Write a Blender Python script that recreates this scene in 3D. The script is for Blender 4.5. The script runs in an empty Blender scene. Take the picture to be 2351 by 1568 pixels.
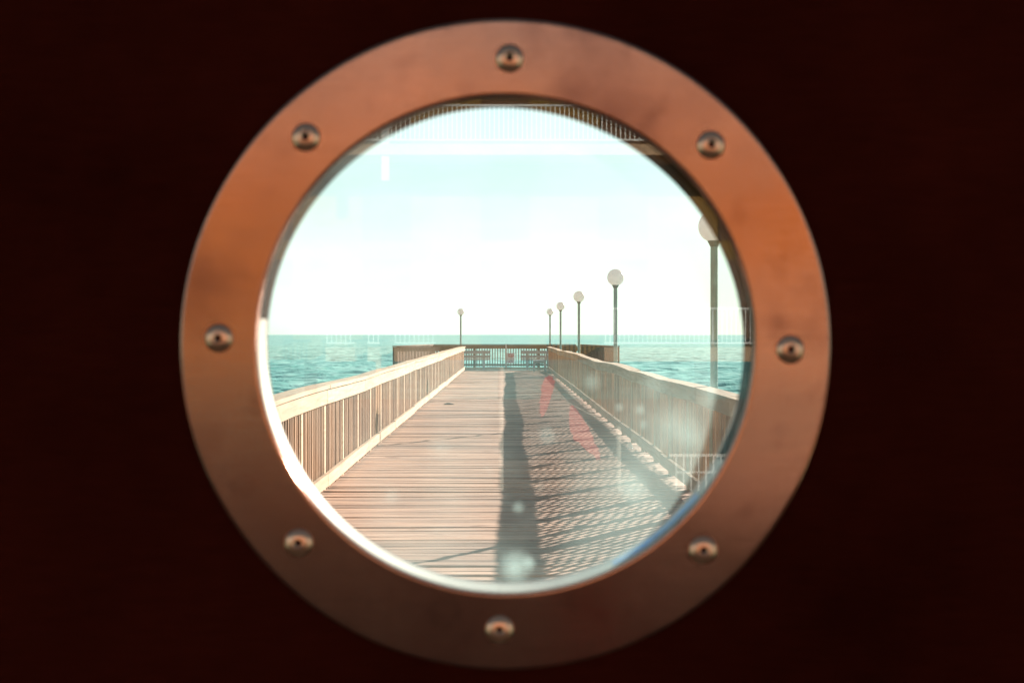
import bpy, bmesh, math, random
import numpy as np
from mathutils import Vector, Matrix
S = bpy.context.scene
C = S.collection
R = math.radians
random.seed(7)
rng = np.random.RandomState(11)

# ------------------------------------------------------------------ camera, sky, sun
EYE = 1.5
F = 3265.0                      # focal length in photo pixels (2351 wide)
cd = bpy.data.cameras.new('camera'); cam = bpy.data.objects.new('camera', cd); C.objects.link(cam)
cam.location = (0, 0, EYE)
cam.rotation_euler = (R(90) - 15.5/F, 0, -13.5/F)
cd.lens = 50; cd.sensor_width = 36
cd.clip_start = 0.05; cd.clip_end = 60000
cd.dof.use_dof = True; cd.dof.focus_distance = 30.0; cd.dof.aperture_fstop = 13.0
S.camera = cam

SUN_AZ, SUN_EL = 34.0, 18.2     # sun ahead, to the right of the pier
w = bpy.data.worlds.new("World"); S.world = w; w.use_nodes = True
nt = w.node_tree; bg = nt.nodes['Background']
sky = nt.nodes.new('ShaderNodeTexSky'); sky.sky_type = 'NISHITA'; sky.sun_disc = False
sky.sun_elevation = R(SUN_EL); sky.sun_rotation = R(SUN_AZ)
sky.air_density = 0.7; sky.dust_density = 0.5; sky.ozone_density = 2.0
tint = nt.nodes.new('ShaderNodeMix'); tint.data_type = 'RGBA'; tint.blend_type = 'MULTIPLY'
tint.inputs[0].default_value = 1.0
tint.inputs[7].default_value = (0.76, 1.0, 0.83, 1)
nt.links.new(sky.outputs[0], tint.inputs[6])
# thin bright veil of high haze and faint cloud over the blue
tcw = nt.nodes.new('ShaderNodeTexCoord'); mpw = nt.nodes.new('ShaderNodeMapping'); mpw.inputs['Scale'].default_value = (3, 3, 9)
nzw = nt.nodes.new('ShaderNodeTexNoise'); nzw.inputs['Scale'].default_value = 2.2; nzw.inputs['Detail'].default_value = 6
rmw = nt.nodes.new('ShaderNodeValToRGB'); rmw.color_ramp.elements[0].position = .38; rmw.color_ramp.elements[1].position = .66
rmw.color_ramp.elements[0].color = (6.4, 8.1, 7.0, 1); rmw.color_ramp.elements[1].color = (7.6, 9.4, 8.9, 1)
veil = nt.nodes.new('ShaderNodeMix'); veil.data_type = 'RGBA'; veil.inputs[0].default_value = .5
nt.links.new(tcw.outputs['Generated'], mpw.inputs[0]); nt.links.new(mpw.outputs[0], nzw.inputs[0]); nt.links.new(nzw.outputs[0], rmw.inputs[0])
nt.links.new(tint.outputs[2], veil.inputs[6]); nt.links.new(rmw.outputs[0], veil.inputs[7])
sw = nt.nodes.new('ShaderNodeSeparateXYZ'); mr = nt.nodes.new('ShaderNodeMapRange')
mr.inputs[1].default_value = .02; mr.inputs[2].default_value = .36; mr.inputs[3].default_value = .82; mr.inputs[4].default_value = .06
nt.links.new(tcw.outputs['Generated'], sw.inputs[0]); nt.links.new(sw.outputs[2], mr.inputs[0]); nt.links.new(mr.outputs[0], veil.inputs[0])
nt.links.new(veil.outputs[2], bg.inputs[0])
bg.inputs[1].default_value = 0.05

sd = bpy.data.lights.new('sun', 'SUN'); sun = bpy.data.objects.new('sun', sd); C.objects.link(sun)
sd.energy = 5.0; sd.angle = R(0.5); sd.color = (1.0, 0.90, 0.78)
az, el = R(SUN_AZ), R(SUN_EL)
sdir = Vector((math.cos(el)*math.sin(az), math.cos(el)*math.cos(az), math.sin(el)))
sun.rotation_euler = (-sdir).to_track_quat('-Z', 'Y').to_euler()

S.view_settings.view_transform = 'Standard'; S.view_settings.look = 'None'
S.view_settings.exposure = 1.55; S.view_settings.gamma = 1
S.render.engine = 'CYCLES'
try:
    S.cycles.max_bounces = 8; S.cycles.transparent_max_bounces = 12
    S.cycles.sample_clamp_indirect = 6
except Exception: pass

# ------------------------------------------------------------------ helpers
def srgb(r, g, b):
    f = lambda c: (c/255/12.92) if c/255 <= .04045 else ((c/255+.055)/1.055)**2.4
    return (f(r), f(g), f(b), 1)

class MB:
    """collects primitives into one mesh"""
    def __init__(s): s.bm = bmesh.new()
    def box(s, x0, x1, y0, y1, z0, z1, rot=None, about=None):
        v = [s.bm.verts.new((x, y, z)) for x in (x0, x1) for y in (y0, y1) for z in (z0, z1)]
        for f in ((0,1,3,2),(4,6,7,5),(0,4,5,1),(2,3,7,6),(0,2,6,4),(1,5,7,3)):
            s.bm.faces.new([v[i] for i in f])
        if rot is not None:
            p = Vector(about) if about else Vector(((x0+x1)/2, (y0+y1)/2, (z0+z1)/2))
            for q in v: q.co = p + rot @ (q.co - p)
        return v
    def bar(s, a, b, wd, ht, up=(0,0,1)):
        a, b = Vector(a), Vector(b); d = (b-a).normalized(); up = Vector(up)
        sx = d.cross(up).normalized(); uz = sx.cross(d).normalized()
        vs = []
        for p in (a, b):
            for i, j in ((-1,-1),(1,-1),(1,1),(-1,1)):
                vs.append(s.bm.verts.new(p + sx*wd/2*i + uz*ht/2*j))
        for f in ((0,3,2,1),(4,5,6,7),(0,1,5,4),(1,2,6,5),(2,3,7,6),(3,0,4,7)):
            s.bm.faces.new([vs[i] for i in f])
    def lathe(s, prof, c, n=48, axis='Z', a0=0, a1=2*math.pi, close=False):
        """prof: list of (r, h)"""
        full = abs(a1-a0-2*math.pi) < 1e-6
        m = n if full else n+1
        rings = []
        for r, h in prof:
            ring = []
            for i in range(m):
                t = a0 + (a1-a0)*i/n
                if axis == 'Z': p = (c[0]+r*math.cos(t), c[1]+r*math.sin(t), c[2]+h)
                else: p = (c[0]+r*math.cos(t), c[1]+h, c[2]+r*math.sin(t))
                ring.append(s.bm.verts.new(p))
            rings.append(ring)
        pr = rings + ([rings[0]] if close else [])
        for A, B in zip(pr, pr[1:]):
            for i in range(n if full else n):
                j = (i+1) % m
                s.bm.faces.new((A[i], A[j], B[j], B[i]))
        if not full and close:
            s.bm.faces.new([r[0] for r in rings]); s.bm.faces.new([r[-1] for r in rings][::-1])
        return rings
    def build(s, name, mat, parent=None, smooth=False, bevel=0, recalc=True):
        if recalc: bmesh.ops.recalc_face_normals(s.bm, faces=s.bm.faces)
        me = bpy.data.meshes.new(name); s.bm.to_mesh(me); s.bm.free()
        me.materials.append(mat)
        if smooth:
            for p in me.polygons: p.use_smooth = True
        o = bpy.data.objects.new(name, me); C.objects.link(o)
        if parent: o.parent = parent
        if bevel:
            b = o.modifiers.new('bevel', 'BEVEL'); b.width = bevel; b.segments = 2; b.limit_method = 'ANGLE'
        if smooth: me.set_sharp_from_angle(angle=R(32))
        return o

def tag(o, label=None, cat=None, group=None, kind=None):
    if label: o['label'] = label
    if cat: o['category'] = cat
    if group: o['group'] = group
    if kind: o['kind'] = kind
    return o
def empty(name, loc, label, cat, group=None):
    o = bpy.data.objects.new(name, None); C.objects.link(o); o.location = loc
    o.empty_display_size = .1
    return tag(o, label, cat, group)
def copy_tree(o, parent=None):
    c = o.copy(); C.objects.link(c)
    if parent: c.parent = parent
    for ch in list(o.children): copy_tree(ch, c)
    return c

# ------------------------------------------------------------------ materials
def mat(name):
    m = bpy.data.materials.new(name); m.use_nodes = True
    n = m.node_tree.nodes; l = m.node_tree.links
    return m, n, l, n['Principled BSDF']
def mixc(n, l, a, b, fac, blend='MIX'):
    x = n.new('ShaderNodeMix'); x.data_type = 'RGBA'; x.blend_type = blend
    for sock, v in ((x.inputs[6], a), (x.inputs[7], b), (x.inputs[0], fac)):
        if hasattr(v, 'links') or hasattr(v, 'is_linked'): l.new(v, sock)
        else: sock.default_value = v
    return x.outputs[2]
def coords(n, l, scale=(1,1,1), kind='Object', loc=(0,0,0)):
    t = n.new('ShaderNodeTexCoord'); mp = n.new('ShaderNodeMapping')
    mp.inputs['Scale'].default_value = scale; mp.inputs['Location'].default_value = loc
    l.new(t.outputs[kind], mp.inputs[0]); return mp.outputs[0]
def noise(n, l, vec, scale, detail=4, rough=.6, dist=0):
    t = n.new('ShaderNodeTexNoise'); t.inputs['Scale'].default_value = scale
    t.inputs['Detail'].default_value = detail; t.inputs['Roughness'].default_value = rough
    t.inputs['Distortion'].default_value = dist
    l.new(vec, t.inputs['Vector']); return t.outputs[0]
def ramp(n, l, fac, stops):
    t = n.new('ShaderNodeValToRGB'); e = t.color_ramp.elements
    while len(e) < len(stops): e.new(.5)
    for q, (p, c) in zip(e, stops):
        q.position = p; q.color = c if len(c) == 4 else (*c, 1)
    l.new(fac, t.inputs[0]); return t.outputs[0]
def bump(n, l, b, h, strength, dist):
    t = n.new('ShaderNodeBump'); t.inputs['Strength'].default_value = strength; t.inputs['Distance'].default_value = dist
    l.new(h, t.inputs['Height']); l.new(t.outputs[0], b.inputs['Normal']); return t

def wood(name, dark, mid, light, grain, var=.35, rough=.8, knots=True):
    """grain = coordinate scale, small along the fibres"""
    m, n, l, b = mat(name)
    v = coords(n, l, grain)
    geo = n.new('ShaderNodeNewGeometry')
    # every board gets its own piece of texture
    add = n.new('ShaderNodeVectorMath'); add.operation = 'ADD'
    mul = n.new('ShaderNodeVectorMath'); mul.operation = 'SCALE'
    comb = n.new('ShaderNodeCombineXYZ')
    for i in range(3): l.new(geo.outputs['Random Per Island'], comb.inputs[i])
    l.new(comb.outputs[0], mul.inputs[0]); mul.inputs[3].default_value = 93.0
    l.new(v, add.inputs[0]); l.new(mul.outputs[0], add.inputs[1]); v = add.outputs[0]
    g = noise(n, l, v, 1.0, 7, .65, .4)
    col = ramp(n, l, g, [(.25, dark), (.5, mid), (.75, light)])
    isl = ramp(n, l, geo.outputs['Random Per Island'], [(0, (1-var, 1-var*1.05, 1-var*1.1)), (.5, (1, 1, 1)), (1, (1+var*.3, 1+var*.22, 1+var*.15))])
    col = mixc(n, l, col, isl, 1.0, 'MULTIPLY')
    big = noise(n, l, coords(n, l, (1,1,1)), .9, 3)
    col = mixc(n, l, col, ramp(n, l, big, [(.3, (.80,.80,.82)), (.7, (1.08,1.04,1.0))]), 1.0, 'MULTIPLY')
    if knots:
        k = noise(n, l, coords(n, l, tuple(.35*max(.35, min(1, s/20))*20 for s in grain)), 1.0, 1, .4)
        kk = ramp(n, l, k, [(.0, (.30,.22,.18)), (.22, (.35,.26,.2)), (.27, (1,1,1))])
        col = mixc(n, l, col, kk, .8, 'MULTIPLY')
    l.new(col, b.inputs['Base Color']); b.inputs['Roughness'].default_value = rough
    b.inputs['Specular IOR Level'].default_value = .25
    bump(n, l, b, g, .5, .004)
    return m

M = {}
M['deck'] = wood('weathered_deck_wood', (.19,.105,.07), (.46,.29,.205), (.66,.47,.37), (1.6, 42, 42), .46)
M['rail'] = wood('railing_wood', (.34,.235,.15), (.50,.37,.25), (.60,.47,.34), (26, 1.5, 26), .16)
M['picket'] = wood('picket_wood', (.24,.13,.08), (.43,.265,.17), (.56,.385,.265), (40, 40, 2.0), .4, knots=False)
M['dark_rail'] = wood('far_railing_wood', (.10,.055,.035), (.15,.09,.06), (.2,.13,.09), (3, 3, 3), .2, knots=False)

def simple(name, col, rough=.5, metal=0, spec=.5, ns=None, amt=.15, nrough=0):
    m, n, l, b = mat(name)
    c = (*col[:3], 1)
    if ns:
        g = noise(n, l, coords(n, l), ns, 5)
        d = tuple(x*(1-amt) for x in c[:3]); e = tuple(min(1, x*(1+amt)) for x in c[:3])
        l.new(ramp(n, l, g, [(.3, d), (.7, e)]), b.inputs['Base Color'])
    else: b.inputs['Base Color'].default_value = c
    b.inputs['Roughness'].default_value = rough; b.inputs['Metallic'].default_value = metal
    b.inputs['Specular IOR Level'].default_value = spec
    return m
M['pole'] = simple('lamp_pole_grey_green', (.27,.36,.32), .55, 0, .4, 6, .25)
M['collar'] = simple('lamp_collar_dark', (.15,.18,.17), .5)
M['bench'] = simple('bench_white_grey', (.34,.37,.38), .6, ns=9, amt=.12)
M['white'] = simple('white_paint', (.80,.78,.74), .5, ns=3, amt=.06)
M['pale_post'] = simple('pale_post', (.62,.52,.46), .6, ns=5, amt=.1)
M['sign_face'] = simple('sign_white', (.74,.70,.70), .5, ns=12, amt=.05)
M['sign_red'] = simple('sign_red', (.50,.035,.06), .5)
M['sign_dark'] = simple('sign_grey_print', (.20,.12,.14), .5)
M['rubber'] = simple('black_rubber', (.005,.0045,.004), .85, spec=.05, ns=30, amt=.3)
M['blue_arc'] = simple('blue_arc_colour', (.01,.15,.50), .35, ns=40, amt=.35)
M['orange_wall'] = simple('orange_wall', (.27,.145,.025), .85, ns=1.5, amt=.15)
M['tan'] = simple('tan_fascia', (.60,.38,.22), .8, ns=2, amt=.1)
M['void'] = simple('dark_opening', (.16,.075,.03), .3)
M['sand'] = simple('sand', (.24,.17,.12), .95, ns=.6, amt=.2)
M['red'] = simple('red_cloth', (.60,.02,.03), .7, ns=8, amt=.1)
M['leaf'] = simple('dead_leaf', (.03,.022,.018), .8)
M['paper'] = simple('paper', (.8,.8,.75), .8)
M['rope'] = simple('rope', (.5,.45,.38), .9)
M['wall_out'] = simple('gatehouse_boards', (.16,.12,.09), .85, ns=4, amt=.3)

# frosted globe
m, n, l, b = mat('frosted_globe'); b.inputs['Base Color'].default_value = (.72,.70,.69,1); b.inputs['Roughness'].default_value = .35
b.inputs['Subsurface Weight'].default_value = 0.0
tr = n.new('ShaderNodeBsdfTranslucent'); tr.inputs[0].default_value = (.8,.77,.75,1)
mx = n.new('ShaderNodeMixShader'); mx.inputs[0].default_value = .6
l.new(b.outputs[0], mx.inputs[1]); l.new(tr.outputs[0], mx.inputs[2]); l.new(mx.outputs[0], n['Material Output'].inputs[0])
M['globe'] = m

# door paint: near-black maroon with a faint horizontal weave
m, n, l, b = mat('dark_maroon_door_paint')
g = noise(n, l, coords(n, l, (30, 1, 420)), 1.0, 3)
g2 = noise(n, l, coords(n, l), 3.5, 7, .65)
c1 = ramp(n, l, g, [(.3, (.042,.0046,.0024)), (.7, (.058,.007,.0038))])
c1 = mixc(n, l, c1, ramp(n, l, g2, [(.3, (.6,.55,.55)), (.7, (1.25,1.25,1.25))]), 1.0, 'MULTIPLY')
l.new(c1, b.inputs['Base Color']); b.inputs['Roughness'].default_value = .8; b.inputs['Specular IOR Level'].default_value = .0
bump(n, l, b, g, .25, .0006)
M['door'] = m

# brushed copper-toned ring
m, n, l, b = mat('brushed_copper_metal')
g = noise(n, l, coords(n, l, (14, 14, 900)), 1.0, 3, .7)
sm = noise(n, l, coords(n, l, (1,1,1)), 9, 4, .55, .3)
sm2 = noise(n, l, coords(n, l, (1,1,1), loc=(3,1,2)), 38, 3, .6)
c = ramp(n, l, g, [(.25, (.37,.175,.13)), (.75, (.47,.225,.165))])
c = mixc(n, l, c, ramp(n, l, sm, [(.30, (.62,.58,.62)), (.5, (1,1,1)), (.72, (1.14,1.04,.94))]), 1.0, 'MULTIPLY')
c = mixc(n, l, c, ramp(n, l, sm2, [(.28, (.68,.64,.66)), (.45, (1,1,1))]), .6, 'MULTIPLY')
l.new(c, b.inputs['Base Color']); b.inputs['Metallic'].default_value = 1.0
r1 = ramp(n, l, sm, [(.3, (.20,.20,.20)), (.7, (.11,.11,.11))]); l.new(r1, b.inputs['Roughness'])
bump(n, l, b, g, .12, .0003)
M['ring'] = m
M['screw'] = simple('screw_metal', (.90,.45,.30), .30, 1.0)
M['socket'] = simple('screw_socket', (.05,.012,.008), .6, 0, .2)
m, n, l, b = mat('pale_metal_sleeve')
g = noise(n, l, coords(n, l, (1,1,1)), 22, 4)
l.new(ramp(n, l, g, [(.3, (.27,.25,.215)), (.7, (.35,.335,.30))]), b.inputs['Base Color'])
b.inputs['Roughness'].default_value = .42; b.inputs['Metallic'].default_value = .35
M['sleeve'] = m

# glass pane: clear, mirror-like layer of reflection, patches of salt and dust
m, n, l, b = mat('salt_dusted_glass'); n.remove(b)
tp = n.new('ShaderNodeBsdfTransparent'); gl = n.new('ShaderNodeBsdfGlossy'); gl.inputs['Roughness'].default_value = 0.0
fr = n.new('ShaderNodeFresnel'); fr.inputs[0].default_value = 1.6
mx = n.new('ShaderNodeMixShader'); l.new(fr.outputs[0], mx.inputs[0]); l.new(tp.outputs[0], mx.inputs[1]); l.new(gl.outputs[0], mx.inputs[2])
tl = n.new('ShaderNodeBsdfTranslucent'); tl.inputs[0].default_value = (.66,.90,.88,1)
df = n.new('ShaderNodeBsdfDiffuse'); df.inputs[0].default_value = (.66,.9,.88,1)
md = n.new('ShaderNodeMixShader'); md.inputs[0].default_value = .25
l.new(tl.outputs[0], md.inputs[1]); l.new(df.outputs[0], md.inputs[2])
d1 = noise(n, l, coords(n, l), 11, 3, .5)          # broad smears
d2 = noise(n, l, coords(n, l, (1,1,1), loc=(5,2,9)), 62, 2, .5)   # drops
r_1 = ramp(n, l, d1, [(.42, (.004,)*3), (.72, (.045,)*3)])
r_2 = ramp(n, l, d2, [(.66, (0,0,0)), (.76, (.035,)*3)])
# grime that has settled along the bottom and right rim of the pane
tc = n.new('ShaderNodeTexCoord'); sp = n.new('ShaderNodeSeparateXYZ'); l.new(tc.outputs['Object'], sp.inputs[0])
def math_(op, a, b_=0, clamp=False):
    t = n.new('ShaderNodeMath'); t.operation = op; t.use_clamp = clamp
    for i, v in enumerate((a, b_)):
        if isinstance(v, (int, float)): t.inputs[i].default_value = v
        else: l.new(v, t.inputs[i])
    return t.outputs[0]
lx = math_('MULTIPLY', math_('SUBTRACT', sp.outputs[0], .03), 9.0, True)
lz = math_('MULTIPLY', math_('SUBTRACT', -.005, sp.outputs[2]), 9.0, True)
corner = math_('MULTIPLY', lx, lz, True)
low = math_('MULTIPLY', math_('SUBTRACT', -.085, sp.outputs[2]), 4.0, True)
gr = math_('ADD', math_('MULTIPLY', corner, .26), math_('MULTIPLY', low, .10))
gr = math_('MULTIPLY', gr, math_('MULTIPLY', d1, 1.5))
def spot(px, py, rad, amt):
    c_ = n.new('ShaderNodeVectorMath'); c_.operation = 'DISTANCE'
    wv = n.new('ShaderNodeVectorMath'); wv.operation = 'MULTIPLY'; wv.inputs[1].default_value = (1, 0, 1)
    l.new(tc.outputs['Object'], wv.inputs[0]); l.new(wv.outputs[0], c_.inputs[0])
    c_.inputs[1].default_value = ((px-1161)/F*.875, 0, -(py-791)/F*.875)
    d_ = math_('SUBTRACT', rad, c_.outputs['Value'])
    return math_('MULTIPLY', math_('MULTIPLY', d_, 1/(rad*.8), True), amt*.5)
sp_ = 0.0
for a_ in ((1190,1165,.0045,.10), (1185,1300,.0115,.16), (1215,1292,.005,.10), (1422,935,.0032,.09), (1470,940,.0036,.09), (1478,975,.0034,.08),
           (1360,878,.007,.06), (1545,985,.018,.07), (1590,1000,.013,.06), (1640,905,.012,.07), (1500,880,.010,.05), (900,1140,.006,.04), (1010,1030,.009,.03), (1455,1120,.012,.07), (1700,880,.008,.06)):
    sp_ = math_('ADD', sp_, spot(*a_))
sp_ = math_('MULTIPLY', sp_, math_('MULTIPLY_ADD', noise(n, l, coords(n, l), 130, 4, .6), 2.0))
tot = math_('ADD', math_('ADD', math_('ADD', r_1, r_2), sp_), gr, True)
m2 = n.new('ShaderNodeMixShader'); l.new(tot, m2.inputs[0]); l.new(mx.outputs[0], m2.inputs[1]); l.new(md.outputs[0], m2.inputs[2])
l.new(m2.outputs[0], n['Material Output'].inputs[0])
M['glass'] = m

# sea
m, n, l, b = mat('turquoise_sea')
v = coords(n, l, (1, .55, 1))
w1 = noise(n, l, v, .35, 5, .6, .6)
w2 = noise(n, l, v, .045, 4, .55)
c = ramp(n, l, w1, [(.34, (.05,.25,.20)), (.5, (.15,.45,.37)), (.66, (.38,.68,.57))])
c = mixc(n, l, c, ramp(n, l, w2, [(.3, (.75,.85,.85)), (.7, (1.2,1.1,1.08))]), 1.0, 'MULTIPLY')
foam = noise(n, l, coords(n, l, (1, .5, 1), loc=(9,4,0)), .22, 6, .62)
c = mixc(n, l, c, (.75,.8,.78,1), ramp(n, l, foam, [(.70, (0,0,0)), (.735, (.7,.7,.7))]))
l.new(c, b.inputs['Base Color']); b.inputs['Roughness'].default_value = .28; b.inputs['Specular IOR Level'].default_value = .22
bump(n, l, b, w1, .9, .5)
M['sea'] = m

# ------------------------------------------------------------------ setting: sea, sand, deck
SEA = -3.6
def make_sea():
    ang = np.concatenate([np.linspace(-180, -40, 36)[:-1], np.linspace(-40, -13, 50)[:-1], np.linspace(-13, 13, 430)[:-1],
                          np.linspace(13, 40, 50)[:-1], np.linspace(40, 180, 36)])
    rad = np.concatenate([[1.0, 12, 30], np.geomspace(50, 800, 620), np.geomspace(800, 45000, 60)[1:]])
    A, Rr = np.meshgrid(np.radians(ang), rad)
    X = Rr*np.sin(A); Y = Rr*np.cos(A); Z = np.zeros_like(X); H = np.zeros_like(X); 
    for i in range(46):
        wl = 1.5*(1.042**i) if i < 46 else 10
        th = R(rng.normal(200, 32)); k = 2*math.pi/wl
        amp = .0105*wl**0.8
        ph = (X*math.sin(th)+Y*math.cos(th))*k + rng.uniform(0, 6.28)
        fade = np.clip(1.3 - Rr*.0031/(wl*.28), 0, 1)
        s = np.sin(ph)
        Z += amp*fade*(np.power((s+1)/2, 1.7)*2-1)
    Z *= np.clip(1.4 - Rr/1500, 0, 1)*.85
    Z += SEA
    co = np.stack([X, Y, Z], -1).reshape(-1, 3).astype(np.float32)
    nr, na = X.shape
    i = np.arange(nr-1)[:, None]*na + np.arange(na-1)[None, :]
    q = np.stack([i, i+1, i+na+1, i+na], -1).reshape(-1, 4)[:, ::-1]
    me = bpy.data.meshes.new('sea')
    me.vertices.add(len(co)); me.vertices.foreach_set('co', co.ravel())
    me.loops.add(q.size); me.loops.foreach_set('vertex_index', q.ravel().astype(np.int32))
    me.polygons.add(len(q)); me.polygons.foreach_set('loop_start', np.arange(0, q.size, 4, dtype=np.int32))
    me.polygons.foreach_set('loop_total', np.full(len(q), 4, dtype=np.int32))
    me.update(calc_edges=True); me.polygons.foreach_set('use_smooth', np.ones(len(q), dtype=bool))
    me.materials.append(M['sea'])
    o = bpy.data.objects.new('sea', me); C.objects.link(o); tag(o, kind='structure')
make_sea()

# beach behind the gatehouse
mb = MB(); mb.box(-60, 60, -80, -12.2, -6, -2.2); tag(mb.build('sand', M['sand']), kind='structure')

DW = 1.80     # deck half width
END = 61.0
def plank(mb, x0, x1, y, wd, z=0):
    """a board with a slight cup, random height and roll"""
    n = 9; dz = random.gauss(0, .0028); tilt = random.gauss(0.010, .020); wob = random.uniform(0, 6)
    top0, top1, bot0, bot1 = [], [], [], []
    sk = random.gauss(0, .0025)
    for i in range(n):
        t = i/(n-1); x = x0+(x1-x0)*t
        hz = z + dz + .0035*math.sin(wob+t*random.choice((5, 5, 5))) 
        yy = y + sk*(t-.5)*2 + .002*math.sin(wob*2+t*7)
        c = .0025
        a = tilt*wd/2
        top0.append([mb.bm.verts.new((x, yy-wd/2, hz-a)), mb.bm.verts.new((x, yy-wd/2+.012, hz-a+.004)),
                     mb.bm.verts.new((x, yy+wd/2-.012, hz+a+.004)), mb.bm.verts.new((x, yy+wd/2, hz+a)),
                     mb.bm.verts.new((x, yy+wd/2, hz-.036)), mb.bm.verts.new((x, yy-wd/2, hz-.036))])
    for A, B in zip(top0, top0[1:]):
        for k in range(6):
            mb.bm.faces.new((A[k], A[(k+1) % 6], B[(k+1) % 6], B[k]))
    mb.bm.faces.new(top0[0][::-1]); mb.bm.faces.new(top0[-1])
def make_deck():
    mb = MB(); y = -11.9; 
    while y < END - .1:
        wd = random.choice((.138, .138, .14, .132))
        j = random.gauss(0, .012)
        hw = DW if y > 1.2 else 3.2
        plank(mb, -hw+j, hw+j, y, wd)
        y += wd + random.choice((.009, .013, .017, .022, .032))
    # wider head of the pier: boards out to the slanted sides
    y = 52.0
    while y < END - .1:
        hx = 4.05 - (y-52)/(END-52)*.95
        plank(mb, -hx, -DW-.03, y, .138, -.006); plank(mb, DW+.03, hx, y, .138, -.006)
        y += .146
    tag(mb.build('pier_deck', M['deck']), kind='structure')
    mb = MB()      # joists and stringers carrying the boards
    for x in (-1.7, -.85, 0, .85, 1.7): mb.box(x-.04, x+.04, 1.3, END-.05, -.30, -.042)
    for k in range(13):
        y = 4+k*4.6; mb.box(-2.0, 2.0, y-.06, y+.06, -.62, -.303)
        for x in (-1.5, 1.5): mb.lathe([(.15, -6), (.15, -.62)], (x, y, 0), 14)
    tag(mb.build('pier_substructure', M['wall_out']), kind='structure')
make_deck()
mb = MB()      # kerb board closing the deck end
mb.box(-3.05, 3.05, END-.09, END-.0, .012, .10)
tag(mb.build('kerb_board', M['rail']), 'pale timber kerb board across the far end of the pier deck', 'kerb')

# ------------------------------------------------------------------ pier railings
PX = 1.70      # inner face of fascia
def railing(side, y0, y1, label):
    root = empty('pier_railing', (side*PX, y0, 0), label, 'railing', 'timber railings along the walkway')
    off = Vector((-side*PX, -y0, 0))
    def fin(mb, name, mt, bevel=0):
        for v in mb.bm.verts: v.co += off
        return mb.build(name, mt, root, bevel=bevel)
    s = side; BZ = .058 if side < 0 else .082
    def bx(mb, xa, xb, *a):            # xa, xb measured outwards from the fascia face
        x0, x1 = s*(PX+xa), s*(PX+xb)
        return mb.box(min(x0, x1), max(x0, x1), *a)
    cap, fas, bot = MB(), MB(), MB()
    y = y0
    prev = 0
    while y < y1:
        L = min(random.choice((3.66, 4.6, 4.88)), y1-y)
        nz = random.gauss(0, .009 if side < 0 else .010); nseg = 5; 
        def board(mb, xa, xb, z0, z1, e0, e1, yy0, yy1, bow, tl=0):
            xs = (s*(PX+xa), s*(PX+xb)); rings = []
            for i in range(nseg+1):
                t = i/nseg; yy = yy0+(yy1-yy0)*t; dz = e0+(e1-e0)*t + bow*math.sin(math.pi*t)
                bw = random.gauss(0, .0015)
                rings.append([mb.bm.verts.new((xs[0]+bw, yy, z0+dz)), mb.bm.verts.new((xs[1]+bw, yy, z0+dz+tl)),
                              mb.bm.verts.new((xs[1]+bw, yy, z1+dz+tl)), mb.bm.verts.new((xs[0]+bw, yy, z1+dz))])
            for A, B in zip(rings, rings[1:]):
                for k in range(4): mb.bm.faces.new((A[k], A[(k+1) % 4], B[(k+1) % 4], B[k]))
            mb.bm.faces.new(rings[0][::-1]); mb.bm.faces.new(rings[-1])
        bow = random.gauss(0, .007 if side < 0 else .013)
        board(cap, -.028, .135, .985, 1.022, prev, nz, y+.004, y+L-.004, bow, random.gauss(0, .004))
        board(fas, 0, .036, .838 if side < 0 else .872, .981, prev, nz, y+.003, y+L-.003, bow)
        board(bot, -.004+random.uniform(-.004, .004), .034, BZ, BZ+.118, random.gauss(0, .006), random.gauss(0, .006), y+.004, y+L-.004, random.gauss(0, .005))
        prev = nz; y += L
    fin(cap, 'handrail', M['rail']); fin(fas, 'fascia_board', M['rail']); fin(bot, 'bottom_rail', M['rail'])
    pk = MB(); y = y0+.06; sp = 1.53; k = 0
    while y < y1-.04:
        # posts every 1.53 m
        if abs(((y-y0) % sp)) < .10 or abs(((y-y0) % sp)-sp) < .02: y += .045; continue
        wx = random.gauss(0, .002); lean = random.gauss(0, .004)
        zt = .97+random.uniform(-.01, .0); zb = (-.05 if side < 0 else .045)+random.gauss(0, .012 if side < 0 else .005); d = .030+random.gauss(0, .001)
        v = bx(pk, .039+wx, .068+wx, y, y+d, zb, zt)
        for q in v:
            if q.co.z > .5: q.co.y += lean
        y += .1195+random.gauss(0, .002)
    fin(pk, 'picket_panel', M['picket'])
    y = y0+.02; first = True; proto = None
    while y < y1:
        po = MB(); bx(po, .0385, .127, y, y+.089, -.16, .975)
        # bolt heads
        po.lathe([(.0001, .0), (.011, 0), (.011, .004), (.0001, .004)], (s*(PX+.0385), 0, 0), 8) if False else None
        fin(po, 'post', M['rail']); y += sp
railing(-1, 1.35, 58.6, 'sunlit timber railing with tight pickets on the left side of the pier')
railing(1, 1.35, 58.6, 'shaded timber railing in its own shadow on the right side of the pier')

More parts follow.
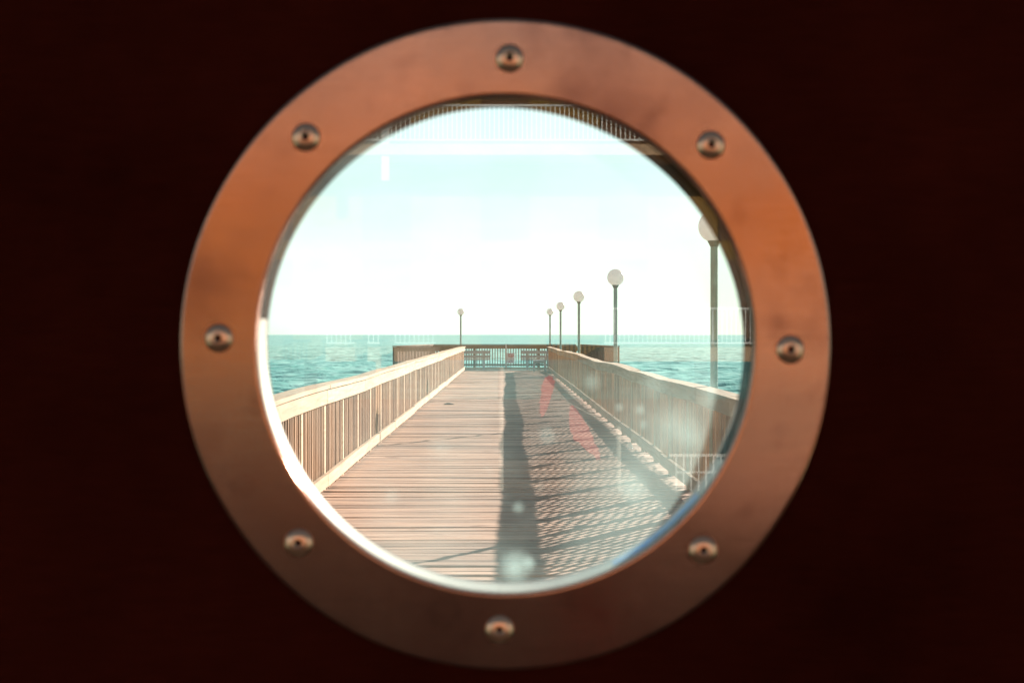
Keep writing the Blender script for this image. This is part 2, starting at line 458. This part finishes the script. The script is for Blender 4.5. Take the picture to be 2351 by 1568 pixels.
# far railing round the head of the pier
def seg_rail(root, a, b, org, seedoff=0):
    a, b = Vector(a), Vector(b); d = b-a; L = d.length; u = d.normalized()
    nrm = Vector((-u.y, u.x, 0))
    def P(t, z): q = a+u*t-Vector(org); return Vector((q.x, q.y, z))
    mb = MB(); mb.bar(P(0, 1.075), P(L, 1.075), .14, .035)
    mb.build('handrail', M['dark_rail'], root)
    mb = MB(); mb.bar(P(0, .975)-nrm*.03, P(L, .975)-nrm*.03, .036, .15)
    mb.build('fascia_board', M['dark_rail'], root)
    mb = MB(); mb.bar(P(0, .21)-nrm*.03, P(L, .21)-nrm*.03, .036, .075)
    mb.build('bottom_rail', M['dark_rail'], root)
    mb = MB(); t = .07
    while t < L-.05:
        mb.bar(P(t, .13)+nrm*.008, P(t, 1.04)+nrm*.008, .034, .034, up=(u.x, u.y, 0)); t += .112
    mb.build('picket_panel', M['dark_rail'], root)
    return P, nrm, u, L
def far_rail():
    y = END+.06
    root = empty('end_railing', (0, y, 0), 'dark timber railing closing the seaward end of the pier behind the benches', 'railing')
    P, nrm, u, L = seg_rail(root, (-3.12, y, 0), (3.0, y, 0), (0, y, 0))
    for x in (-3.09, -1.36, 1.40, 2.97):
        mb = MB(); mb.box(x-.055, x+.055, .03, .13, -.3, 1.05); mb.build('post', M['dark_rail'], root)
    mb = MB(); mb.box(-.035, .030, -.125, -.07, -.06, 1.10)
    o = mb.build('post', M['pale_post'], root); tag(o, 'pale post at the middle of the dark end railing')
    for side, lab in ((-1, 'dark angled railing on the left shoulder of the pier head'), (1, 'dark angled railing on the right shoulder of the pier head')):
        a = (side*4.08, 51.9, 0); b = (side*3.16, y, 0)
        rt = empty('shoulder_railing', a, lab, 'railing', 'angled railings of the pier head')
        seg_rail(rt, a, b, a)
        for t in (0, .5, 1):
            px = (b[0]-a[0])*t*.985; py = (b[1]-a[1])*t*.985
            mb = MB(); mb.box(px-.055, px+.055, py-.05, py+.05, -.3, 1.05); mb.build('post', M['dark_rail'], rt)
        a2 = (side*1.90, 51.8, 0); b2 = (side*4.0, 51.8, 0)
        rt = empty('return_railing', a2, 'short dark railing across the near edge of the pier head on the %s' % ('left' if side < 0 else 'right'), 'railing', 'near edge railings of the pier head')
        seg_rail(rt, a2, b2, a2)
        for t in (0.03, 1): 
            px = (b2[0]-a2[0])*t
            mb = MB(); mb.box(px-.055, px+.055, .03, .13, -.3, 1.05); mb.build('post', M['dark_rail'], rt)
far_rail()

# sign on the end railing
sx, sy, sz = .195, END-.02, .50
root = empty('notice_sign', (sx, sy, sz-.2), 'small white notice with a red heading fixed to the middle of the end railing', 'sign')
mb = MB(); mb.box(-.165, .165, 0, .008, -.02, .41); mb.build('sign_plate', M['sign_face'], root, bevel=.003)
mb = MB(); mb.box(-.10, .125, -.005, -.001, .25, .385); mb.build('heading_panel', M['sign_red'], root)
mb = MB()
for x0, x1, z0, z1 in ((-.075,-.04,.30,.345), (-.025,.01,.30,.345), (.03,.05,.30,.345), (.065,.1,.30,.345)): mb.box(x0, x1, -.009, -.006, z0, z1)
mb.build('heading_print', M['sign_face'], root)
mb = MB()
for x0, x1, z0, z1 in ((-.04,.065,.205,.226), (.0,.03,.155,.17), (-.05,.07,.100,.122)): mb.box(x0, x1, -.005, -.001, z0, z1)
mb.build('small_print', M['sign_dark'], root)
mb = MB()
for x0, x1, z0, z1 in ((-.09,-.02,.03,.06), (.0,.05,.04,.075), (.07,.12,.045,.07), (-.11,.10,.005,.018)): mb.box(x0, x1, -.005, -.001, z0, z1)
mb.build('red_print', M['sign_red'], root)

# ------------------------------------------------------------------ benches
def bench(loc, rz, length, label):
    root = empty('park_bench', loc, label, 'bench', 'white slatted benches at the pier end'); root.rotation_euler.z = rz
    h = length/2
    mb = MB()
    for k in range(4): mb.box(-h, h, .06+k*.115, .155+k*.115, .42, .455)
    mb.build('seat', M['bench'], root, bevel=.004)
    mb = MB()
    for k, z in enumerate((.47, .515, .69)):
        mb.box(-h, h, (0, -.01, -.055)[k]-.02, (0, -.01, -.055)[k]+.01, z, z+(.028, .115, .135)[k])
    mb.build('backrest', M['bench'], root, bevel=.004)
    for x in (-h+.25, h-.25):
        mb = MB()
        mb.box(x-.04, x+.04, .42, .50, 0, .42); mb.build('leg', M['bench'], root)
        mb = MB(); mb.bar((x, .0, .0), (x, .02, .42), .08, .08, up=(0,1,0)); mb.bar((x, .0, .42), (x, -.085, .83), .08, .05, up=(0,1,0))
        mb.build('leg', M['bench'], root)
        mb = MB(); mb.box(x-.035, x+.035, .05, .47, .345, .415); mb.build('seat_frame', M['bench'], root)
    return root
bench((-1.40, END-.62, 0), 0, 1.40, 'white slatted bench at the left end of the pier with its back to the walkway')
bench((1.36, END-.62, 0), 0, 1.42, 'white slatted bench beside the notice, right of the end railing centre')
b3 = bench((1.60, END-3.0, 0), R(90), 1.3, 'white bench seen end on against the right railing at the pier end')

# ------------------------------------------------------------------ lamps
def make_lamp():
    root = empty('street_lamp', (0,0,0), 'x', 'street lamp', 'globe lamps along the pier')
    mb = MB(); mb.lathe([(.0001,-.55), (.034, -.55), (.034, 2.24), (.033, 2.33), (.0001,2.33)], (0,0,0), 20); mb.build('pole', M['pole'], root, smooth=True)
    mb = MB(); mb.lathe([(.036, 2.30), (.042, 2.315), (.058, 2.345), (.06, 2.36), (.04, 2.365)], (0,0,0), 24); mb.build('collar', M['collar'], root, smooth=True)
    mb = MB(); prof = []
    r = .145
    for i in range(21):
        t = math.pi*i/20; prof.append((max(.0001, r*math.sin(t)), 2.485 - r*math.cos(t)))
    mb.lathe(prof, (0,0,0), 32); mb.build('globe', M['globe'], root, smooth=True)
    for z in (.30, .72):
        mb = MB(); mb.box(-.10, .03, -.03, .03, z, z+.045); mb.build('bracket', M['collar'], root)
    return root
L0 = make_lamp()
lamps = [(1.895, 12.95, 0, 'nearest and largest globe lamp, partly cut off by the porthole rim on the right'),
         (1.885, 24.5, 0, 'globe lamp second nearest to the porthole, behind the right railing'),
         (1.885, 36.8, 0, 'globe lamp in the middle of the right row, behind the railing'),
         (1.885, 49.2, 0, 'fourth globe lamp from the porthole on the right side of the pier'),
         (1.895, 61.35, 0, 'farthest globe lamp of the right row, at the right corner of the end railing'),
         (-1.955, 61.35, 0, 'lone globe lamp on the left side at the end of the pier')]
for i, (x, y, z, lab) in enumerate(lamps):
    o = L0 if i == 0 else copy_tree(L0)
    o.location = (x, y, z); o['label'] = lab
    o.rotation_euler.z = 0 if x > 0 else R(180)

# ------------------------------------------------------------------ small things lying on the deck
mb = MB()
pts = [(-.11,0,0), (-.05,.05,.02), (.0,.02,.03), (.06,.06,.015), (.12,.01,0), (.05,-.05,.012), (-.03,-.04,.02)]
vs = [mb.bm.verts.new(p) for p in pts]; ws = [mb.bm.verts.new((p[0]*.95, p[1]*.95, p[2]+.012)) for p in pts]
mb.bm.faces.new(vs[::-1]); mb.bm.faces.new(ws)
for i in range(7): mb.bm.faces.new((vs[i], vs[(i+1)%7], ws[(i+1)%7], ws[i]))
o = mb.build('dead_leaf', M['leaf']); o.location = (-1.23, 30.4, .008)
tag(o, 'dark curled dead leaf lying on the sunlit deck near the left railing', 'leaf')
mb = MB()
vs = [mb.bm.verts.new(p) for p in ((-.04,-.02,0), (.03,-.03,0), (.05,.02,0), (-.01,.03,0), (-.015,0,.09), (.012,0,.085))]
for f in ((0,3,2,1), (0,1,5,4), (2,3,4,5), (3,0,4), (1,2,5)): mb.bm.faces.new([vs[i] for i in f])
o = mb.build('paper_scrap', M['paper']); o.location = (1.62, 18.6, .012)
tag(o, 'small crumpled white paper scrap against the foot of the right railing', 'litter')

# ------------------------------------------------------------------ gatehouse wall and door with porthole
D = .87
RC = (0.0 - 1/F*D, D, EYE - 23/F*D)       # centre of the ring face
RO, RI = 747.5/F*D, 571.5/F*D
T = .0355
wall = MB()
wy0, wy1 = D+.004-.05, D+T+.09
wall.box(-6, -.52, wy0, wy1, -.1, 5.0); wall.box(.52, 10, wy0, wy1, -.1, 5.0); wall.box(-.52, .52, wy0, wy1, 2.17, 5.0)
o = wall.build('gatehouse_wall', M['wall_out']); tag(o, 'dark board wall of the gatehouse that the porthole door hangs in', 'wall')

mb = MB(); mb.box(-6, 10, -3.6, -1.5, 3.45, 3.6)  # unseen roof with posts, added to darken the deck and ring bottom
for x_ in (-5.8, -2.9, 2.9, 9.8): mb.box(x_-.06, x_+.06, -1.498, wy0-.002, 3.47, 3.58)
mb.build('added_shade_canopy', M['wall_out'], o)
for x_ in (-2.9, 2.9):
    mb = MB(); mb.box(x_-.06, x_+.06, -3.5, -3.38, 0.01, 3.448); mb.build('added_shade_canopy_post', M['wall_out'], o)

door = empty('porthole_door', (0, D, 0), 'near-black maroon door with a round riveted porthole window', 'door')
def loc(x, y, z): return (x, y-D, z)
def holed(name, hw, z0, z1, r, y0, y1, mt):
    cx, cz = RC[0], RC[2]; N = 128
    angs = sorted(set([2*math.pi*i/N for i in range(N)] + [math.atan2(z-cz, x-cx) % (2*math.pi) for x in (-hw, hw) for z in (z0, z1)]))
    bm = bmesh.new(); inner = {}; outer = {}
    for yy in (y0, y1):
        I, O = [], []
        for a in angs:
            ca, sa = math.cos(a), math.sin(a)
            tx = ((hw-cx)/ca if ca > 1e-9 else (-hw-cx)/ca if ca < -1e-9 else 1e9)
            tz = ((z1-cz)/sa if sa > 1e-9 else (z0-cz)/sa if sa < -1e-9 else 1e9)
            t = min(tx, tz)
            I.append(bm.verts.new(loc(cx+r*ca, yy, cz+r*sa))); O.append(bm.verts.new(loc(cx+t*ca, yy, cz+t*sa)))
        inner[yy], outer[yy] = I, O
        for i in range(len(angs)):
            j = (i+1) % len(angs); bm.faces.new((I[i], O[i], O[j], I[j]))
    for d in (inner, outer):
        for i in range(len(angs)):
            j = (i+1) % len(angs); bm.faces.new((d[y0][i], d[y0][j], d[y1][j], d[y1][i]))
    bmesh.ops.recalc_face_normals(bm, faces=bm.faces)
    me = bpy.data.meshes.new(name); bm.to_mesh(me); bm.free(); me.materials.append(mt)
    o = bpy.data.objects.new(name, me); C.objects.link(o); o.parent = door; return o
holed('door_panel', .51, .015, 2.16, RI+.0045, D+.0035, D+T, M['door'])

# ring plate: thin, flat, softly rounded edges
e = .0012
def ringprof(ri, ro, t, e=.0012):
    return [(ri, t), (ri, e), (ri+e*.3, e*.3), (ri+e, 0), (ri+2*e, 0), ((ri+ro)/2, 0), (ro-2*e, 0), (ro-e, 0), (ro-e*.3, e*.3), (ro, e), (ro, t)]
mb = MB(); mb.lathe(ringprof(RI, RO, .0034), (RC[0], 0, RC[2]), 192, 'Y', close=True)
ring = mb.build('porthole_ring', M['ring'], door, smooth=True)
tag(ring, 'brushed copper-toned metal ring around the porthole glass')
mb = MB(); mb.lathe([(r, h) for r, h in ((RI, .0), (RO, .0), (RO, .003), (RI, .003))], (RC[0], T+.001, RC[2]), 128, 'Y', close=True)
mb.build('outer_ring', M['ring'], door)
# sleeve through the door, behind the pane
mb = MB(); mb.lathe([(RI+.0003, .009), (RI+.0003, T+.003), (RI+.0040, T+.003), (RI+.0040, .009)], (RC[0], 0, RC[2]), 160, 'Y', close=True)
sl = mb.build('metal_sleeve', M['sleeve'], door, smooth=True)
def arc(name, r0, r1, y0, y1, a0, a1, mt, par, taper=True):
    bm = bmesh.new(); N = 90; rings = []
    for i in range(N+1):
        t = i/N; a = R(a0+(a1-a0)*t); k = min(1, math.sin(math.pi*t)*1.6) if taper is True else (max(.05, math.exp(-((a-R(55))/R(42))**2), .25*math.sin(math.pi*t)) if taper else 1)
        k = max(k, .02); ri = r0+(r1-r0)*(1-k)
        rings.append([bm.verts.new((RC[0]+r*math.cos(a), y, RC[2]+r*math.sin(a))) for r, y in ((ri, y0), (r1, y0), (r1, y1), (ri, y1))])
    for A, B in zip(rings, rings[1:]):
        for q in range(4): bm.faces.new((A[q], A[(q+1) % 4], B[(q+1) % 4], B[q]))
    bm.faces.new(rings[0][::-1]); bm.faces.new(rings[-1])
    bmesh.ops.recalc_face_normals(bm, faces=bm.faces)
    me = bpy.data.meshes.new(name); bm.to_mesh(me); bm.free(); me.materials.append(mt)
    o = bpy.data.objects.new(name, me); C.objects.link(o); o.parent = par; return o
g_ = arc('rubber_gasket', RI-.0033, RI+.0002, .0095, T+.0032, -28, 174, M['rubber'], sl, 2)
f_ = arc('blue_arc_strip', RI-.0005, RI+.0002, .014, .026, -64, -38, M['blue_arc'], sl)  # thin blue arc on the lower right of the sleeve
tag(f_, 'thin blue strip on the lower right of the sleeve')
# pane
mb = MB(); pr = [(.0001, -.002), (RI+.0035, -.002), (RI+.0035, .002), (.0001, .002)]
mb.lathe(pr, (0, 0, 0), 96, 'Y'); bmesh.ops.remove_doubles(mb.bm, verts=mb.bm.verts, dist=.0003)
gp = mb.build('glass_pane', M['glass'], door); gp.location = (RC[0], .0062, RC[2])
tag(gp, 'salt-dusted round glass pane with reflections of white railings')
# screws
mb = MB()
prof = [(.0019, .0005), (.0021, -.0030), (.0028, -.0036), (.0048, -.0034), (.0066, -.0027), (.0079, -.0016), (.0087, -.0005), (.0089, .0004)]
mb.lathe(prof, (0,0,0), 32, 'Y'); scr = mb.build('screw', M['screw'], ring, smooth=True)
mb = MB(); mb.lathe([(.0001, -.0008), (.0025, -.0008), (.0025, .0003), (.0001, .0003)], (0,0,0), 12, 'Y'); sk = mb.build('socket_tmp', M['socket'], None)
# join the dark socket floor into the screw mesh as a second material
me = scr.data; me.materials.append(M['socket'])
bm = bmesh.new(); bm.from_mesh(me); n0 = len(bm.faces); bm.from_mesh(sk.data)
for f in list(bm.faces)[n0:]: f.material_index = 1
bm.to_mesh(me); bm.free(); bpy.data.objects.remove(sk)
spos = [(1170,135), (1632,333), (1815,802), (1615,1262), (1147,1444), (686,1245), (503,776), (703,316)]
for i, (px, py) in enumerate(spos):
    o = scr if i == 0 else scr.copy()
    if i: C.objects.link(o); o.parent = ring
    o.location = ((px-1162)/F*D, -.0001, EYE-(py-768)/F*D)
    o.rotation_euler.y = random.uniform(0, 1)

# ------------------------------------------------------------------ behind the camera: what the pane and ring mirror
BY = -32.3      # front of the balconies
hotel = empty('beach_house', (0, BY-2, -2.2), 'orange sunlit house with white balconies behind the photographer, mirrored in the glass', 'house')
def hp(mb, name, mt):
    for v in mb.bm.verts: v.co -= Vector((0, BY-2, -2.2))
    return mb.build(name, mt, hotel)
mb = MB(); mb.box(-17, 17, BY-9, BY-2, .86, 8.6); hp(mb, 'wall', M['orange_wall'])
LOW = ((-4.32, -3.62), (-3.32, -3.03), (-2.68, -1.68), (2.35, 17))
mb = MB(); mb.box(-17, 17, BY-1.99, BY, 5.80, 6.06); hp(mb, 'balcony_floor', M['tan'])
for a_, b_ in LOW:
    mb = MB(); mb.box(a_, b_, BY-1.99, BY, .86, 1.2); hp(mb, 'balcony_floor', M['tan'])
mb = MB(); mb.box(-3.12, -3.0, BY-.12, BY-.002, -.4, .855); hp(mb, 'column', M['tan'])
mb = MB(); mb.box(-17.5, 17.5, BY-9.5, BY+.1, 8.61, 8.95); hp(mb, 'roof', M['white'])
for x in (-14, -8.6, -2.9, 8.6, 14):
    for z0, z1 in ((5.2, 5.79), (6.07, 8.6)):
        mb = MB(); mb.box(x-.09, x+.09, BY-.25, BY-.07, z0, z1); hp(mb, 'column', M['white'])
for x in (-15, -9, -5, 5, 9, 15):
    mb = MB(); mb.box(x-.15, x+.15, BY-2.6, BY-2.3, -2.2, .855); hp(mb, 'pile', M['void'])
for k in range(11):
    x = -15+k*3.0
    for z0, z1 in ((1.25, 3.4), (6.1, 8.1), (3.9, 5.2)):
        mb = MB(); mb.box(x-.6, x+.6, BY-2.0, BY-1.96, z0, z1); w_ = hp(mb, 'window', M['void'])
for zf, xa_, xb_ in [(6.06, -17, 17)]+[(1.2, a_, b_) for a_, b_ in LOW]:
    mb = MB()
    mb.box(xa_, xb_, BY-.05, BY-.0, zf+.90, zf+.95); mb.box(xa_, xb_, BY-.04, BY-.01, zf+.08, zf+.12)
    x = xa_+.03
    while x < xb_-.02: mb.box(x-(.016 if zf > 3 else .012), x+(.016 if zf > 3 else .012), BY-.036, BY-.014, zf+.12, zf+.90); x += .112
    hp(mb, 'balcony_railing', M['white'])
# low white railing on the beach steps
root = empty('white_railing', (2.3, -18.3, -.9), 'white metal railing on the beach, mirrored at the lower right of the porthole', 'railing')
mb = MB(); mb.box(0, 3.4, -.02, .02, .68, .72); mb.box(0.1, 3.4, -.015, .015, .45, .475)
x = .1
while x < 3.4: mb.box(x-.011, x+.011, -.011, .011, -1.3, .68); x += .105
mb.build('balusters', M['white'], root)
# red pennants on a line, and an added red post mirrored in the ring
def at(px, py, depth): return Vector(((px-1162)/F*depth, 2*D-depth, EYE-(py-768)/F*depth))
for i, tri in enumerate(([(1248,860), (1277,866), (1266,915), (1243,968), (1238,930)], [(1304,925), (1327,937), (1362,1000), (1386,1066), (1345,1030), (1308,1000)])):
    tri = [Vector((x, y)) for x, y in tri]
    for _ in range(3): tri = [q for a_, b_ in zip(tri, tri[1:]+tri[:1]) for q in (a_*.75+b_*.25, a_*.25+b_*.75)]
    tri = [q+Vector((random.gauss(0, 1.2), random.gauss(0, 1.5))) for q in tri]
    p = [at(x, y, 15.7) for x, y in tri]; c = p[0].copy()
    bm = bmesh.new(); a = [bm.verts.new(q-c) for q in p]; b_ = [bm.verts.new(q-c-Vector((0, .012, 0))) for q in p]
    bm.faces.new(a); bm.faces.new(b_[::-1])
    for k in range(len(a)): bm.faces.new((a[k], b_[k], b_[(k+1) % len(a)], a[(k+1) % len(a)]))
    bmesh.ops.recalc_face_normals(bm, faces=bm.faces)
    me = bpy.data.meshes.new('red_pennant'); bm.to_mesh(me); bm.free(); me.materials.append(M['red'])
    o = bpy.data.objects.new('red_pennant', me); C.objects.link(o); o.location = c
    tag(o, ('upper red pennant mirrored over the deck near the right railing', 'lower red pennant mirrored over the deck, right of the other')[i], 'pennant', 'red pennants on a line')
mb = MB(); q = [at(x, y, 15.72) for x, y in ((1150,848), (1250,861), (1305,924), (1420,985))]
for a, b_ in zip(q, q[1:]): mb.bar(a, b_, .012, .012)
tag(mb.build('pennant_line', M['rope']), 'thin line from which the red pennants hang', 'rope')
for px, py in ((1150, 848), (1420, 985)):
    p = at(px, py, 15.72); mb = MB(); mb.lathe([(.0001, -2.2-p.z), (.03, -2.2-p.z), (.03, .03), (.0001, .03)], (0,0,0), 10)
    o = mb.build('line_post', M['rope']); o.location = p
    tag(o, 'thin post holding the %s end of the pennant line' % ('left' if px < 1300 else 'right'), 'post', 'posts of the pennant line')
mb = MB(); mb.lathe([(.0001, 0), (.07, 0), (.07, .86), (.055, .91), (.0001, .93)], (0,0,0), 24)
o = mb.build('added_red_post', simple('glossy_red_paint', (.93,.012,.02), .35), smooth=True); o.location = (.215, -1.6, .006)
tag(o, 'unseen red post added behind the camera to reflect a red streak in the ring', 'added_red_post')
